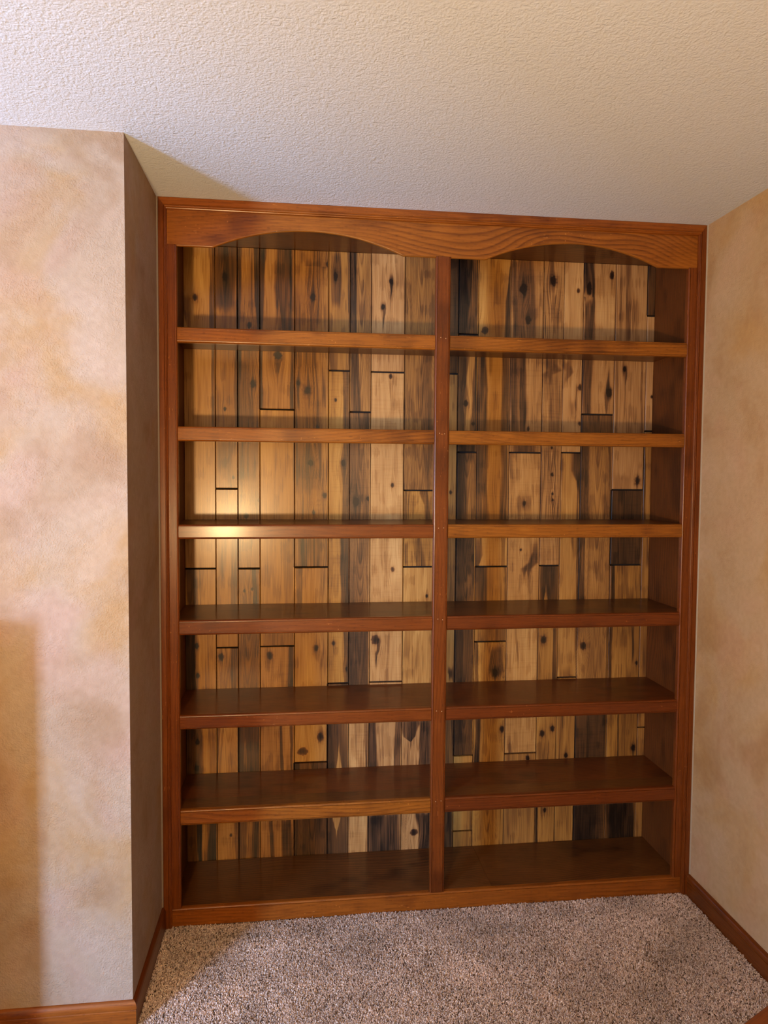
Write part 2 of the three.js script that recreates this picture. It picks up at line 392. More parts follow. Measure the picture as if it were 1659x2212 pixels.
P(12,1.640,0.431,0.22,0.4,0,
  k(1.345,1.439,0.0072,1.6,1.4),
  s(0.15,0.26,[1.345,1.453,0.059],[1.345,1.430,0.059]),
  s(0.12,0.26,[1.290,1.634,0.020],[1.292,1.507,0.013]),
  k(1.334,1.254,0.0046,0.8,1.4),
  s(0.45,0.50,[1.394,1.247,0.020],[1.384,1.203,0.039],[1.356,1.179,0.039]),
  s(0.20,0.26,[1.322,0.924,0.009],[1.331,0.800,0.008]),
  s(0.20,0.26,[1.298,0.473,0.017],[1.302,0.438,0.013]));
P(12,0.431,0.050,0.32,0.2,0,
  k(1.376,0.410,0.0085,1.0,1.4));
P(13,2.388,1.191,0.24,0.5,2,
  k(1.449,2.312,0.0134,1.6,1.4),
  s(0.25,0.26,[1.453,2.245,0.004],[1.459,2.130,0.002]),
  s(0.28,0.50,[1.439,1.992,0.046],[1.461,1.965,0.059],[1.433,1.948,0.039]),
  s(0.15,0.26,[1.455,1.919,0.039],[1.458,1.731,0.039]),
  k(1.458,1.555,0.0059,1.2,1.4),
  k(1.460,1.478,0.0052,0.9,1.4),
  k(1.462,1.454,0.0046,0.7,1.4),
  k(1.454,1.660,0.0046,1.0,1.4));
P(13,1.191,0.050,0.27,0.1,0,
  s(0.50,0.26,[1.451,1.185,0.078],[1.454,1.048,0.078]),
  s(-0.50,0.10,[1.439,1.086,0.003],[1.439,1.047,0.017]),
  k(1.434,0.891,0.0118,1.4,1.4),
  s(0.40,0.26,[1.481,0.928,0.017],[1.484,0.734,0.022]),
  k(1.435,0.509,0.0104,1.0,1.4),
  k(1.478,0.527,0.0091,1.2,1.4),
  s(0.25,0.26,[1.461,0.459,0.005],[1.462,0.403,0.004]),
  s(0.55,0.26,[1.420,0.198,0.008],[1.422,0.067,0.010]),
  k(1.453,0.191,0.0065,1.0,1.4));
P(14,2.388,1.642,0.16,0.6,0,
  k(1.551,2.278,0.0071,0.7,1.4),
  k(1.566,1.900,0.0085,1.2,1.4),
  s(0.30,0.26,[1.563,1.888,0.009],[1.556,1.834,0.009]),
  s(0.25,0.50,[1.509,1.987,0.033],[1.524,1.960,0.033],[1.510,1.933,0.013]),
  k(1.567,1.758,0.0059,0.8,1.4),
  s(0.20,0.50,[1.544,1.827,0.033],[1.548,1.800,0.033]));
P(14,1.642,0.736,0.26,0.2,0,
  s(0.50,0.50,[1.557,1.637,0.033],[1.560,1.570,0.039],[1.564,1.529,0.013]),
  s(0.30,0.26,[1.565,1.529,0.008],[1.565,1.372,0.005]),
  s(0.22,0.50,[1.552,1.288,0.026],[1.560,1.240,0.020]),
  s(0.35,0.26,[1.567,1.294,0.008],[1.571,1.050,0.008]),
  s(0.35,0.26,[1.570,0.926,0.007],[1.573,0.738,0.007]),
  s(0.20,0.50,[1.527,0.750,0.039],[1.534,0.738,0.052]));
P(14,0.736,0.050,0.28,0.1,0,
  k(1.537,0.414,0.0078,0.9,1.4));
P(15,2.388,1.795,0.20,0.6,0,
  s(0.50,0.26,[1.593,2.386,0.030],[1.595,2.264,0.028],[1.599,2.236,0.028],[1.601,2.099,0.044]),
  s(-0.40,0.30,[1.589,2.260,0.021],[1.594,2.254,0.017]),
  k(1.596,2.287,0.0106,0.5,2.8),
  k(1.688,2.345,0.0092,0.7,1.9),
  s(0.42,0.26,[1.596,2.016,0.050],[1.595,1.895,0.040],[1.594,1.801,0.039]),
  k(1.689,1.882,0.0111,1.6,1.4),
  s(0.40,0.26,[1.685,1.951,0.003],[1.687,1.897,0.007]),
  s(0.30,0.26,[1.685,1.863,0.013],[1.682,1.829,0.008]));
P(15,1.795,0.715,0.30,0.3,1,
  s(0.25,0.10,[1.640,1.788,0.131],[1.642,1.720,0.131]),
  s(0.40,0.26,[1.592,1.665,0.039],[1.594,1.372,0.039]),
  s(0.30,0.26,[1.696,1.666,0.009],[1.703,1.372,0.009]),
  s(0.40,0.26,[1.584,1.294,0.026],[1.589,1.046,0.026]),
  k(1.601,0.863,0.0131,1.0,1.4),
  s(0.40,0.26,[1.703,0.924,0.008],[1.706,0.728,0.009]),
  s(0.20,0.26,[1.588,0.926,0.017],[1.589,0.884,0.017]));
P(15,0.715,0.050,0.68,0.2,0,
  s(0.20,0.26,[1.618,0.195,0.091],[1.620,0.067,0.091]));
P(16,2.388,1.495,0.22,0.7,0,
  s(0.25,0.26,[1.756,2.386,0.023],[1.761,2.104,0.020]),
  s(0.15,0.26,[1.722,2.384,0.011],[1.727,2.103,0.010]),
  k(1.750,1.978,0.0078,1.2,1.4),
  s(0.28,0.26,[1.750,1.966,0.005],[1.753,1.804,0.003]),
  s(0.20,0.26,[1.716,2.026,0.013],[1.720,1.735,0.009]),
  s(0.20,0.26,[1.820,2.028,0.010],[1.828,1.737,0.010]),
  k(1.815,1.531,0.0104,1.8,1.6),
  s(0.15,0.50,[1.753,1.537,0.065],[1.754,1.503,0.065]));
P(16,1.495,1.191,0.70,0.2,0);
P(16,1.191,0.715,0.34,0.1,0,
  s(0.35,0.26,[1.720,1.183,0.016],[1.722,1.052,0.016]),
  s(0.25,0.50,[1.747,0.765,0.016],[1.771,0.803,0.016],[1.801,0.838,0.016]),
  s(0.35,0.26,[1.812,0.922,0.010],[1.814,0.823,0.008]),
  s(0.40,0.26,[1.714,0.924,0.013],[1.718,0.734,0.013]),
  k(1.830,0.788,0.0052,1.4,1.4));
P(16,0.715,0.050,0.34,0.0,0,
  k(1.824,0.435,0.0098,1.3,1.4),
  s(0.35,0.26,[1.759,0.554,0.005],[1.761,0.409,0.005]),
  s(0.60,0.26,[1.775,0.195,0.124],[1.778,0.058,0.124]));
P(17,2.388,2.191,0.68,0.2,0);
P(17,2.191,1.732,0.14,0.8,0,
  k(1.867,1.870,0.0052,0.8,1.4));
P(17,1.732,0.519,0.34,0.2,0,
  s(0.30,0.26,[1.842,1.664,0.013],[1.850,1.379,0.013]),
  s(0.20,0.26,[1.864,1.293,0.009],[1.867,1.203,0.016]));
P(17,0.519,0.050,0.30,0.2,0);const PW = 1600, PH = 2048, PX0 = 0.02, PXS = 1.87, PY0 = 0.04, PYS = 2.36;
const PINE = [[-0.2, 216, 172, 94], [0, 202, 152, 74], [0.25, 166, 114, 49], [0.5, 112, 72, 34], [0.75, 66, 44, 25], [1.0, 26, 18, 12]];
const PINEPINK = [[-0.2, 226, 186, 140], [0, 212, 168, 118], [0.25, 178, 130, 84], [0.5, 118, 80, 52], [0.75, 70, 48, 33], [1.0, 26, 19, 15]];
const plankColor = new Uint8Array(PW * PH * 4).fill(255), plankHeight = new Uint8Array(PW * PH * 4).fill(255);
planks.forEach((b, n) => {
  const cx = (b.x0 + b.x1) / 2 + 0.018 * nz(n * 3.7, 1.5, 3), sd = n * 3 + 100, rough = b.grain === 2 ? 1 : 0.35 + 0.4 * Math.abs(nz(n * 1.9, 4.5, 5));
  const saw = sstep(0.0, 0.5, nz(n * 2.3, 7.5, 9) + (b.grain === 2 ? 0.3 : 0)), freq = 230 + 110 * nz(n * 5.1, 2.5, 8);
  const i0 = Math.floor((b.x0 - 0.004 - PX0) / PXS * PW), i1 = Math.ceil((b.x1 + 0.004 - PX0) / PXS * PW);
  const j0 = Math.max(0, Math.floor((b.y0 - PY0) / PYS * PH)), j1 = Math.min(PH, Math.ceil((b.y1 - PY0) / PYS * PH));
  for (let j = j0; j < j1; j++) for (let i = Math.max(0, i0); i < Math.min(PW, i1); i++) {
    const x = PX0 + (i + 0.5) / PW * PXS, y = PY0 + (j + 0.5) / PH * PYS;
    let gx = x + 0.004 * nz(x * 14, y * 3.2, sd) + 0.0015 * nz(x * 40, y * 12, sd + 1), dark = 0, inKnot = 0, kring = 0;
    for (const q of b.ks) {
      const dx = x - q.x, dy = (y - q.y) / q.long, wob = 1 + 0.18 * nz(x * 160, y * 160, sd + 6), d = Math.hypot(dx, dy) / q.r * wob;
      if (d > 7) continue;
      const dl = Math.hypot(dx, dy * 0.5) + 1e-6;
      gx -= dx * 0.8 * Math.exp(-dl * dl / (5 * q.r * q.r));
      const core = 1 - sstep(0.8, 1.05, d);
      inKnot = Math.max(inKnot, core); kring = Math.max(kring, core * (0.5 + 0.5 * Math.sin(d * 9)));
      dark += core * 0.62 + (1 - sstep(0.2, 0.55, d)) * 0.25 + (1 - core) * 0.24 * q.halo * Math.exp(-Math.max(0, d - 0.9) / (0.25 + 0.16 * q.halo)) * (0.75 + 0.5 * nz(x * 500, y * 16, sd + 23)) + 0.10 * q.halo * Math.exp(-Math.pow(dx / (q.r * 0.45), 2)) * Math.exp(-Math.abs(dy) / (q.r * 3));
    }
    for (const q of b.ss) {
      const p = q.pts; let a = 0; const yt = p[0][1], yb = p[p.length - 1][1];
      const over = 0.020 + 0.012 * nz(x * 120, q.dark * 9, sd + 21); if (y > yt + over * 3 || y < yb - over * 3) continue;
      while (a < p.length - 2 && y < p[a + 1][1]) a++;
      const t = clamp((p[a][1] - y) / Math.max(1e-4, p[a][1] - p[a + 1][1]));
      const xc = mix(p[a][0], p[a + 1][0], t), hw = 0.5 * mix(p[a][2], p[a + 1][2], t);
      const ed = 0.0016 * nz(y * 11, q.pts[0][0] * 50, sd + 2) + 0.0005 * nz(y * 60, x * 30, sd + 3) + 0.0014 * nz(x * 500, y * 6, sd + 22), sf = Math.max(0.0012, hw * q.soft);
      const m = (1 - sstep(hw - sf, hw + sf, Math.abs(gx - xc + ed))) * (1 - sstep(0, over * 2, y - yt)) * (1 - sstep(0, over * 2, yb - y));
      dark += q.dark * 1.1 * m * (0.86 + 0.16 * nz(x * 90, y * 14, sd + 4) + 0.22 * nz(gx * 420, y * 9, sd + 5));
    }
    let g;
    if (b.grain === 1) { const dx = gx - cx; g = dx * dx * 5200 * (1 + 0.25 * nz(y * 2, 0.5, sd + 7)) - y * 9 + 0.9 * nz(x * 18, y * 4, sd + 8); }
    else g = gx * freq + 0.7 * nz(x * 30, y * 2.5, sd + 8);
    let ring = g - Math.floor(g); ring = ring < 0.75 ? ring / 0.75 : (1 - ring) / 0.25; ring = Math.pow(ring, 2);
    const fib = nz(gx * 620, y * 16, sd + 9), fib2 = nz(gx * 260, y * 7, sd + 10), mot = nz(x * 14, y * 3.5, sd + 11) * 0.6 + nz(x * 36, y * 11, sd + 12) * 0.4;
    const stain = 0.08 * sstep(0.3, 0.7, nz(gx * 60, y * 5, sd + 17)) + 0.10 * sstep(0.35, 0.6, nz(x * 40, y * 22, sd + 18) + 0.5 * fib) + 0.035 * saw * sstep(0.2, 0.7, nz(x * 20, y * 300, sd + 13)) - 0.10 * sstep(0.2, 0.8, nz(x * 12, y * 5, sd + 19)) + 0.12 * sstep(0.62, 0.9, nz(gx * 150, y * 5, sd + 20));
    const tone = b.tone + dark + ring * (0.05 + (b.grain === 2 ? 0.17 : 0.08) * rough + (b.grain === 1 ? 0.09 : 0)) - 0.05 + fib * 0.06 + fib2 * 0.06 + mot * 0.085 + stain + (b.grain === 2 ? sstep(0.35, 0.8, fib2 + mot * 0.5) * 0.18 : 0)
      + 0.10 * (1 - sstep(0, 0.004, Math.min(x - b.x0, b.x1 - x))) - inKnot * kring * 0.16;
    const A = ramp(PINE, tone), B2 = ramp(PINEPINK, tone), o = (j * PW + i) * 4, red = inKnot * 4;
    for (let c = 0; c < 3; c++) plankColor[o + c] = clamp(mix(A[c], B2[c], b.pink) + (c === 0 ? red : 0), 0, 255);
    const sawn = saw * nz(x * 26, y * 330, sd + 13) * sstep(-0.3, 0.4, nz(x * 9, y * 5, sd + 14));
    const hgt = 150 - ring * 34 * rough + fib * 12 + sawn * 42 + 26 * nz(x * 70, y * 46, sd + 15) + 30 * nz(x * 16, y * 9, sd + 16) - inKnot * 26;
    plankHeight[o] = plankHeight[o + 1] = plankHeight[o + 2] = clamp(hgt, 0, 255);
  }
});
const plankMaterial = new THREE.MeshPhysicalMaterial({ map: dataTex(plankColor, PW, PH, true, false), bumpMap: dataTex(plankHeight, PW, PH, false, false), bumpScale: 0.0007, roughness: 0.42, specularIntensity: 0.6, clearcoat: 0.7, clearcoatRoughness: 0.24 });
// ------------------------------------------------------------------ the setting
const tWallBump = tex(1024, 1024, (i, j) => {
  const u = i / 1024, v = j / 1024;
  const m = 0.45 + 0.55 * sstep(-0.5, 0.5, nz(u * 7, v * 7, 201, 7, 7));
  const a = nz(u * 105 + 0.6 * nz(u * 50, v * 50, 207, 50, 50), v * 105, 202, 105, 105), b = nz(u * 190, v * 190, 203, 190, 190), c = nz(u * 330, v * 330, 204, 330, 330);
  return 128 + m * (58 * sstep(-0.3, 0.7, a) + 44 * b + 22 * c) - 20;
}, false);
function wallPaint(seed, base, ochre) {                               // sponged faux finish in tan, rose and ochre, a 2.6 m tile
  return tex(1024, 1024, (i, j) => {
    const u = i / 1024 * 2.6, v = j / 1024 * 2.6, P2 = n => Math.round(n * 2.6);
    const wx = u + 0.06 * nz(u * 5, v * 5, seed, 13, 13), wy = v + 0.06 * nz(u * 5, v * 5, seed + 1, 13, 13);
    const f = (s, n) => { const N = Math.round(2.6 * n); return nz(wx / 2.6 * N, wy / 2.6 * N, seed + s, N, N); };
    const a = 0.7 * f(2, 7) + 0.3 * f(3, 16) + 0.15 * f(4, 44), b = 0.7 * f(5, 5) + 0.25 * f(6, 13) + 0.12 * f(7, 40), c = 0.6 * f(8, 6) + 0.35 * f(9, 18);
    let r = base[0], g = base[1], bl = base[2];
    const och = sstep(-0.1, 0.9, b) * ochre, ros = sstep(-0.2, 0.9, c), umb = sstep(0.0, 1.0, a), pale = sstep(0.0, 0.9, -a);
    r = mix(r, base[0] - 4, och * 0.8); g = mix(g, base[1] - 19, och * 0.8); bl = mix(bl, base[2] - 44, och * 0.8);
    r = mix(r, base[0] + 4, ros * 0.6); g = mix(g, base[1] - 7, ros * 0.6); bl = mix(bl, base[2] - 2, ros * 0.6);
    r = mix(r, base[0] - 26, umb * 0.6); g = mix(g, base[1] - 36, umb * 0.6); bl = mix(bl, base[2] - 44, umb * 0.6);
    r = mix(r, base[0] + 12, pale * 0.5); g = mix(g, base[1] + 14, pale * 0.5); bl = mix(bl, base[2] + 20, pale * 0.5);
    const e = 4 * nz(u * 90, v * 90, seed + 12, 234, 234);
    return [r + e, g + e, bl + e];
  }, true);
}
const tPaint = wallPaint(301, [162, 142, 121], 1), tPaintOchreLit = wallPaint(341, [196, 166, 128], 0.7);  // right wall paint is lighter and warmer, standing in for missing light
function paint(map, bump = 0.0022) {
  const bm = tWallBump.clone(); bm.repeat.set(5.5, 5.5); bm.needsUpdate = true;
  return new THREE.MeshStandardMaterial({ map, roughness: 0.82, bumpMap: bm, bumpScale: bump });
}
const wallMat = paint(tPaint), wallMatOchreLit = paint(tPaintOchreLit, 0.0015);
const creamMat = new THREE.MeshStandardMaterial({ color: C(0.72, 0.66, 0.56), roughness: 0.9 });
const wallUV = (g, a, b) => metreUV(g, 1, 2.6, 2.6, a, b);
const tCeil = tex(2048, 2048, (i, j) => {
  const u = i / 2048, v = j / 2048;                       // 1.3 m tile of blown acoustic texture
  const a = nz(u * 250 + 0.35 * nz(u * 120, v * 120, 409, 120, 120), v * 250 + 0.35 * nz(u * 120, v * 120, 410, 120, 120), 402, 250, 250), b = nz(u * 430, v * 430, 403, 430, 430), c = nz(u * 620, v * 620, 404, 620, 620), e = nz(u * 110, v * 110, 405, 110, 110);
  return 90 + 60 * a + 44 * b + 26 * c + 26 * e - 90 * sstep(0.55, 0.85, nz(u * 150, v * 150, 406, 150, 150));
}, false);
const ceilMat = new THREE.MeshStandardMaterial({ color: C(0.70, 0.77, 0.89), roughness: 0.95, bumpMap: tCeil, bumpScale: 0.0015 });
const tCarpet = tex(512, 512, (i, j) => {
  const u = i / 512, v = j / 512, a = nz(u * 128, v * 128, 501, 128, 128), b = nz(u * 6, v * 6, 502, 6, 6), d = sstep(0.3, 0.8, nz(u * 100, v * 100, 503, 100, 100));
  const kk = 1 + 0.16 * a + 0.08 * b - 0.45 * d; return [160 * kk, 136 * kk, 122 * kk];
}, true);
const carpetMat = new THREE.MeshStandardMaterial({ map: tCarpet, roughness: 1 });
const RX0 = -5.0, RZ1 = 4.5, T = 0.12;                   // the room goes on to the left and behind the camera

struct('floor', metreUV(box(RX0 - T, XR + T, -0.16, -0.004, -0.5, RZ1 + T), 0, 0.6, 0.6), carpetMat, 'speckled beige carpeted floor in front of the built-in bookcase', 'floor');
struct('ceiling', metreUV(box(RX0 - T, XR + T, H, H + T, -0.5, RZ1 + T), 0, 1.3, 1.3), ceilMat, 'white popcorn-textured ceiling above the bookcase', 'ceiling');
struct('wall_left', wallUV(box(RX0, 0, 0, H, -0.5, RZ), 0.13, 0.31), wallMat, 'rosy tan sponge-painted wall block on the left, its corner beside the bookcase', 'wall');
struct('wall_right', wallUV(box(XR, XR + T, 0, H, -0.5, RZ1), 0.62, 0.05), wallMatOchreLit, 'ochre-tan sponge-painted wall right of the bookcase, lightened to make up for weak light', 'wall');
struct('wall_back', wallUV(box(0, XR, 0, H, -0.5, -0.34), 0, 0), wallMat, 'wall hidden behind the plank back of the bookcase', 'wall');
struct('wall_far_left', box(RX0 - T, RX0, 0, H, RZ - 0.5, RZ1), creamMat, 'cream painted wall at the far left end of the room', 'wall');
{
  const x0 = WIN.x - WIN.w / 2, x1 = WIN.x + WIN.w / 2, y0 = WIN.y - WIN.h / 2, y1 = WIN.y + WIN.h / 2;
  const g = mergeGeometries([box(RX0, x0, 0, H, RZ1, RZ1 + T), box(x1, XR, 0, H, RZ1, RZ1 + T), box(x0, x1, 0, y0, RZ1, RZ1 + T), box(x0, x1, y1, H, RZ1, RZ1 + T)]);
  struct('wall_window', g, creamMat, 'cream painted wall with a window at the far end of the room behind the camera', 'wall');
  struct('wall_added_rear', box(-1.6, XR, 0, H, 2.9, 3.02), creamMat, 'added cream wall close behind the camera, its open left end limiting the daylight', 'wall');  // added wall: its edge limits the daylight, its cream bounces lamp light
  const w = tag(group('window_1'), 'wood-framed daylight window in the wall behind the camera', 'window', 'structure');
  const fr = [box(x0 - 0.06, x1 + 0.06, y1, y1 + 0.06, RZ1 - 0.02, RZ1), box(x0 - 0.06, x1 + 0.06, y0 - 0.06, y0, RZ1 - 0.03, RZ1), box(x0 - 0.06, x0, y0, y1, RZ1 - 0.02, RZ1), box(x1, x1 + 0.06, y0, y1, RZ1 - 0.02, RZ1)];
  mesh('window_frame', woodUV(mergeGeometries(fr), 0), M.oak, w);
  mesh('pane', box(x0, x1, y0, y1, RZ1 + 0.01, RZ1 + 0.016), new THREE.MeshStandardMaterial({ color: 0x8899aa, roughness: 0.2, emissive: WIN.color, emissiveIntensity: 4 }), w);
}

// baseboards: flat board, bead line, rounded cap
const BB = [[0, -0.004], [0.011, -0.004], [0.011, 0.050], [0.0095, 0.0515], [0.0095, 0.0535], [0.0120, 0.055], [0.0125, 0.060], [0.0115, 0.067], [0.0085, 0.0725], [0.005, 0.0755], [0.002, 0.0762], [0, 0.0762]];
// a moulding along a run: p0 -> p1 in plan, out = outward normal; mitre m0, m1 lengthens the run by m * (distance from the wall) at each end
function moulding(profile, p0, p1, out, m0, m1) {
  const dx = p1[0] - p0[0], dz = p1[1] - p0[1], L = Math.hypot(dx, dz), ux = dx / L, uz = dz / L, pos = [];
  const at = (t, d, y) => [p0[0] + ux * t + out[0] * d, y, p0[1] + uz * t + out[1] * d];
  const A = profile.map(([d, y]) => at(-m0 * d, d, y)), B2 = profile.map(([d, y]) => at(L + m1 * d, d, y)), n = profile.length;
  for (let i = 0; i < n; i++) { const q = (i + 1) % n; pos.push(...A[i], ...A[q], ...B2[q], ...A[i], ...B2[q], ...B2[i]); }
  const caps = THREE.ShapeUtils.triangulateShape(profile.map(p => new THREE.Vector2(...p)), []);
  for (const [a, b, c] of caps) { pos.push(...A[a], ...A[c], ...A[b], ...B2[a], ...B2[b], ...B2[c]); }
  const g = new THREE.BufferGeometry(); g.setAttribute('position', new THREE.Float32BufferAttribute(pos, 3)); g.computeVertexNormals();
  return woodUV(crease(g, 0.6), Math.abs(ux) > 0.5 ? 0 : 2);
}
struct('baseboard_left', moulding(BB, [RX0, RZ], [0, RZ], [0, 1], 0, 1), M.oakRed, 'stained wooden baseboard along the foot of the front face of the left wall', 'baseboard');
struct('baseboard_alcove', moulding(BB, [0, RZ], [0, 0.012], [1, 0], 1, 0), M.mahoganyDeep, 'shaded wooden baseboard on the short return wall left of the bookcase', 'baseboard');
struct('baseboard_right', moulding(BB, [XR, 0.012], [XR, RZ1], [-1, 0], 0, 0), M.mahogany, 'stained wooden baseboard along the foot of the right wall', 'baseboard');
// pale caulk in the corners between the casing and the walls
const caulkMat = new THREE.MeshStandardMaterial({ color: C(0.40, 0.34, 0.27), roughness: 0.7 });
const caulk = sx => { const s0 = sx < 0 ? 0 : XR; return draw((sx < 0 ? [[0, 0], [0.0045, 0], [0.0045, 0.009], [0.003, 0.0105], [0, 0.014]] : [[0, 0], [0, 0.014], [-0.003, 0.0105], [-0.0045, 0.009], [-0.0045, 0]]).map(([a, b]) => [s0 + a, b]), 'y', 0.077, H); };
struct('trim_1', caulk(-1), caulkMat, 'thin pale caulk line between the bookcase casing and the left return wall', 'caulk');
struct('trim_2', caulk(1), caulkMat, 'thin pale caulk line between the bookcase casing and the right wall', 'caulk');

// carpet pile in front of the bookcase
{
  const N = 300000, r = mulberry(99), blade = new THREE.BufferGeometry(), pos = [], idx = [];
  const rows = [[0, 0.0013], [0.0035, 0.0016], [0.0062, 0.0014], [0.0078, 0.0007]];   // a short twisted, bent yarn end
  rows.forEach(([y, w], kx) => { const a = kx * 0.8, bx = 0.0007 * kx * kx * 0.5; for (let e = 0; e < 3; e++) { const t = a + e * 2.094; pos.push(bx + w * Math.cos(t), y, w * Math.sin(t)); } });
  for (let q = 0; q < 3; q++) for (let e = 0; e < 3; e++) { const a = q * 3 + e, b = q * 3 + (e + 1) % 3; idx.push(a, a + 3, b, b, a + 3, b + 3); }
  idx.push(9, 11, 10);
  blade.setAttribute('position', new THREE.Float32BufferAttribute(pos, 3)); blade.setIndex(idx); blade.computeVertexNormals();
  const pile = shade(new THREE.InstancedMesh(blade, new THREE.MeshStandardMaterial({ color: 0xffffff, roughness: 1 }), N));
  const m = new THREE.Matrix4(), q = new THREE.Quaternion(), e = new THREE.Euler(), c = new THREE.Color();
  for (let i = 0; i < N; i++) {
    const x = 0.006 + r() * 1.878, z = 0.004 + Math.pow(r(), 1.0) * 0.93;
    const swirl = nz(x * 5, z * 5, 601) * 2.2, lay = 0.12 + 0.30 * (0.5 + 0.5 * nz(x * 7, z * 7, 602));
    e.set(lay * Math.cos(swirl * 2) + (r() - 0.5) * 1.1, r() * 6.283, lay * Math.sin(swirl * 2) + (r() - 0.5) * 1.1);
    const sc = 0.75 + r() * 0.6;
    m.compose(new THREE.Vector3(x, -0.0035, z), q.setFromEuler(e), new THREE.Vector3(sc, sc * (0.75 + 0.25 * nz(x * 9, z * 9, 603)), sc));
    pile.setMatrixAt(i, m);
    const t = r(), br = (0.86 + 0.28 * r()) * (1 + 0.17 * nz(x * 6, z * 6, 604) + 0.14 * nz(x * 15, z * 15, 605));
    if (t < 0.075) c.setRGB(0.075 * br, 0.045 * br, 0.03 * br); else if (t < 0.33) c.setRGB(0.36 * br, 0.25 * br, 0.20 * br); else if (t < 0.86) c.setRGB(0.70 * br, 0.54 * br, 0.46 * br); else c.setRGB(0.86 * br, 0.74 * br, 0.66 * br);
    pile.setColorAt(i, c);
  }
  pile.name = numbered('carpet_pile');
  scene.add(tag(pile, 'speckled beige and brown carpet pile on the floor below the bookcase', 'carpet', 'stuff'));
}

// ------------------------------------------------------------------ the built-in bookcase
const bookcase = tag(group('bookcase'), 'built-in stained wood bookcase with two bays of shelves, arched top rail and reclaimed plank back', 'bookcase');

// back: one board per plank over a dark backing
const backPanel = group('back_panel', bookcase);
mesh('backing_board', box(0.016, 1.889, 0.03, 2.40, BACK - 0.032, BACK - 0.016), M.dark, backPanel);
planks.forEach((b, n) => {
  const gx = 0.0010, proud = 0.0016 * nz(n * 2.7, 9.5, 41), last = b.x1 > 1.871 ? 0 : gx, first = b.x0 < 0.035 ? 0 : gx;
  const topGap = b.y1 > 2.38 ? 0 : 0.0032, botGap = b.y0 < 0.06 ? 0 : 0.0028;
  const g = chamferBox(b.x0 + first, b.x1 - last, b.y0 + botGap, b.y1 - topGap, BACK - 0.015, BACK + proud, 0.0014);
  const p = g.attributes.position, uv = new Float32Array(p.count * 2);
  for (let i = 0; i < p.count; i++) { uv[2 * i] = (p.getX(i) - PX0) / PXS; uv[2 * i + 1] = (p.getY(i) - PY0) / PYS; }
  g.setAttribute('uv', new THREE.BufferAttribute(uv, 2));
  mesh('plank', g, plankMaterial, backPanel);
});

// sides, top
mesh('side_panel', woodUV(box(0.015, 0.034, 0, 2.41, BACK - 0.001, -0.0195), 1), M.side, bookcase);
mesh('side_panel', woodUV(box(1.872, 1.891, 0, 2.41, BACK - 0.001, -0.0195), 1), M.side, bookcase);
mesh('top_panel', woodUV(box(0.0345, 1.8715, SOFFIT, 2.406, BACK, -0.0195), 0), M.board, bookcase);

// shelves: each bay has a board (or boards) and a front rail
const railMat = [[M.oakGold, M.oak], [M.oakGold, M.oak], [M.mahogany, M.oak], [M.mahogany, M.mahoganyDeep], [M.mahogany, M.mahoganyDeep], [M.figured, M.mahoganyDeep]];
for (let n = 0; n < 7; n++) for (let bay = 0, ou = rnd(), ov = rnd(); bay < 2; bay++) {   // the grain runs on through both bays
  const x0 = bay ? 0.94855 : 0.0345, x1 = bay ? 1.8715 : 0.94845, y1 = TOPS[n], y0 = y1 - 0.019, zb = BACK + 0.0022, zf = -0.0195;
  const sh = group('shelf', bookcase), bm = n === 4 || n === 5 ? M.boardRed : M.board, uv = (g, d = 0) => metreUV(g, 0, 2, 1, ou + d, ov + d);
  if (n === 5) {
    mesh('board', uv(box(x0, x1, y0, y1, zb, -0.0895)), bm, sh);
    mesh('board', uv(box(x0, x1, y0, y1 + 0.0004, -0.0888, zf), 0.37), M.board, sh);
  } else if (n === 6 && bay) {
    mesh('board', uv(box(x0, 1.153, y0, y1, zb, zf)), M.board, sh);
    mesh('board', uv(chamferBox(1.1537, x1, y0, y1, zb, zf, 0.0007), 0.21), M.board, sh);
  } else mesh('board', uv(box(x0, x1, y0, y1, zb, zf)), bm, sh);
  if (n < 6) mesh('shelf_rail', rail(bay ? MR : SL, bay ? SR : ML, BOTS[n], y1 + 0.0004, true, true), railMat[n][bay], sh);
}

// face frame: stiles, mullion, bottom rail, arched top rail
mesh('stile', stile(TI - 0.002, SL, TOPS[6], OPEN + 0.004, false, true), M.mahogany, bookcase);
mesh('stile', stile(SR, TR + 0.002, TOPS[6], OPEN + 0.004, true, false), M.mahogany, bookcase);
const mullion = mesh('mullion', stile(ML, MR, TOPS[6], OPEN + 0.004, true, true), M.mahogany, bookcase);
const putty = new THREE.MeshStandardMaterial({ color: C(0.62, 0.42, 0.22), roughness: 0.6 }), nailGeo = new THREE.CylinderGeometry(0.0013, 0.0015, 0.0008, 10).rotateX(Math.PI / 2);
for (let n = 0; n < 6; n++) for (const x of [ML + 0.019, ML + 0.037]) mesh('nail_head', nailGeo.clone().translate(x + 0.002 * (rnd() - 0.5), TOPS[n] - 0.008 - 0.006 * rnd(), 0.0003), putty, mullion);
mesh('bottom_rail', rail(TI - 0.002, TR + 0.002, 0, TOPS[6], false, true), M.oakRed, bookcase);
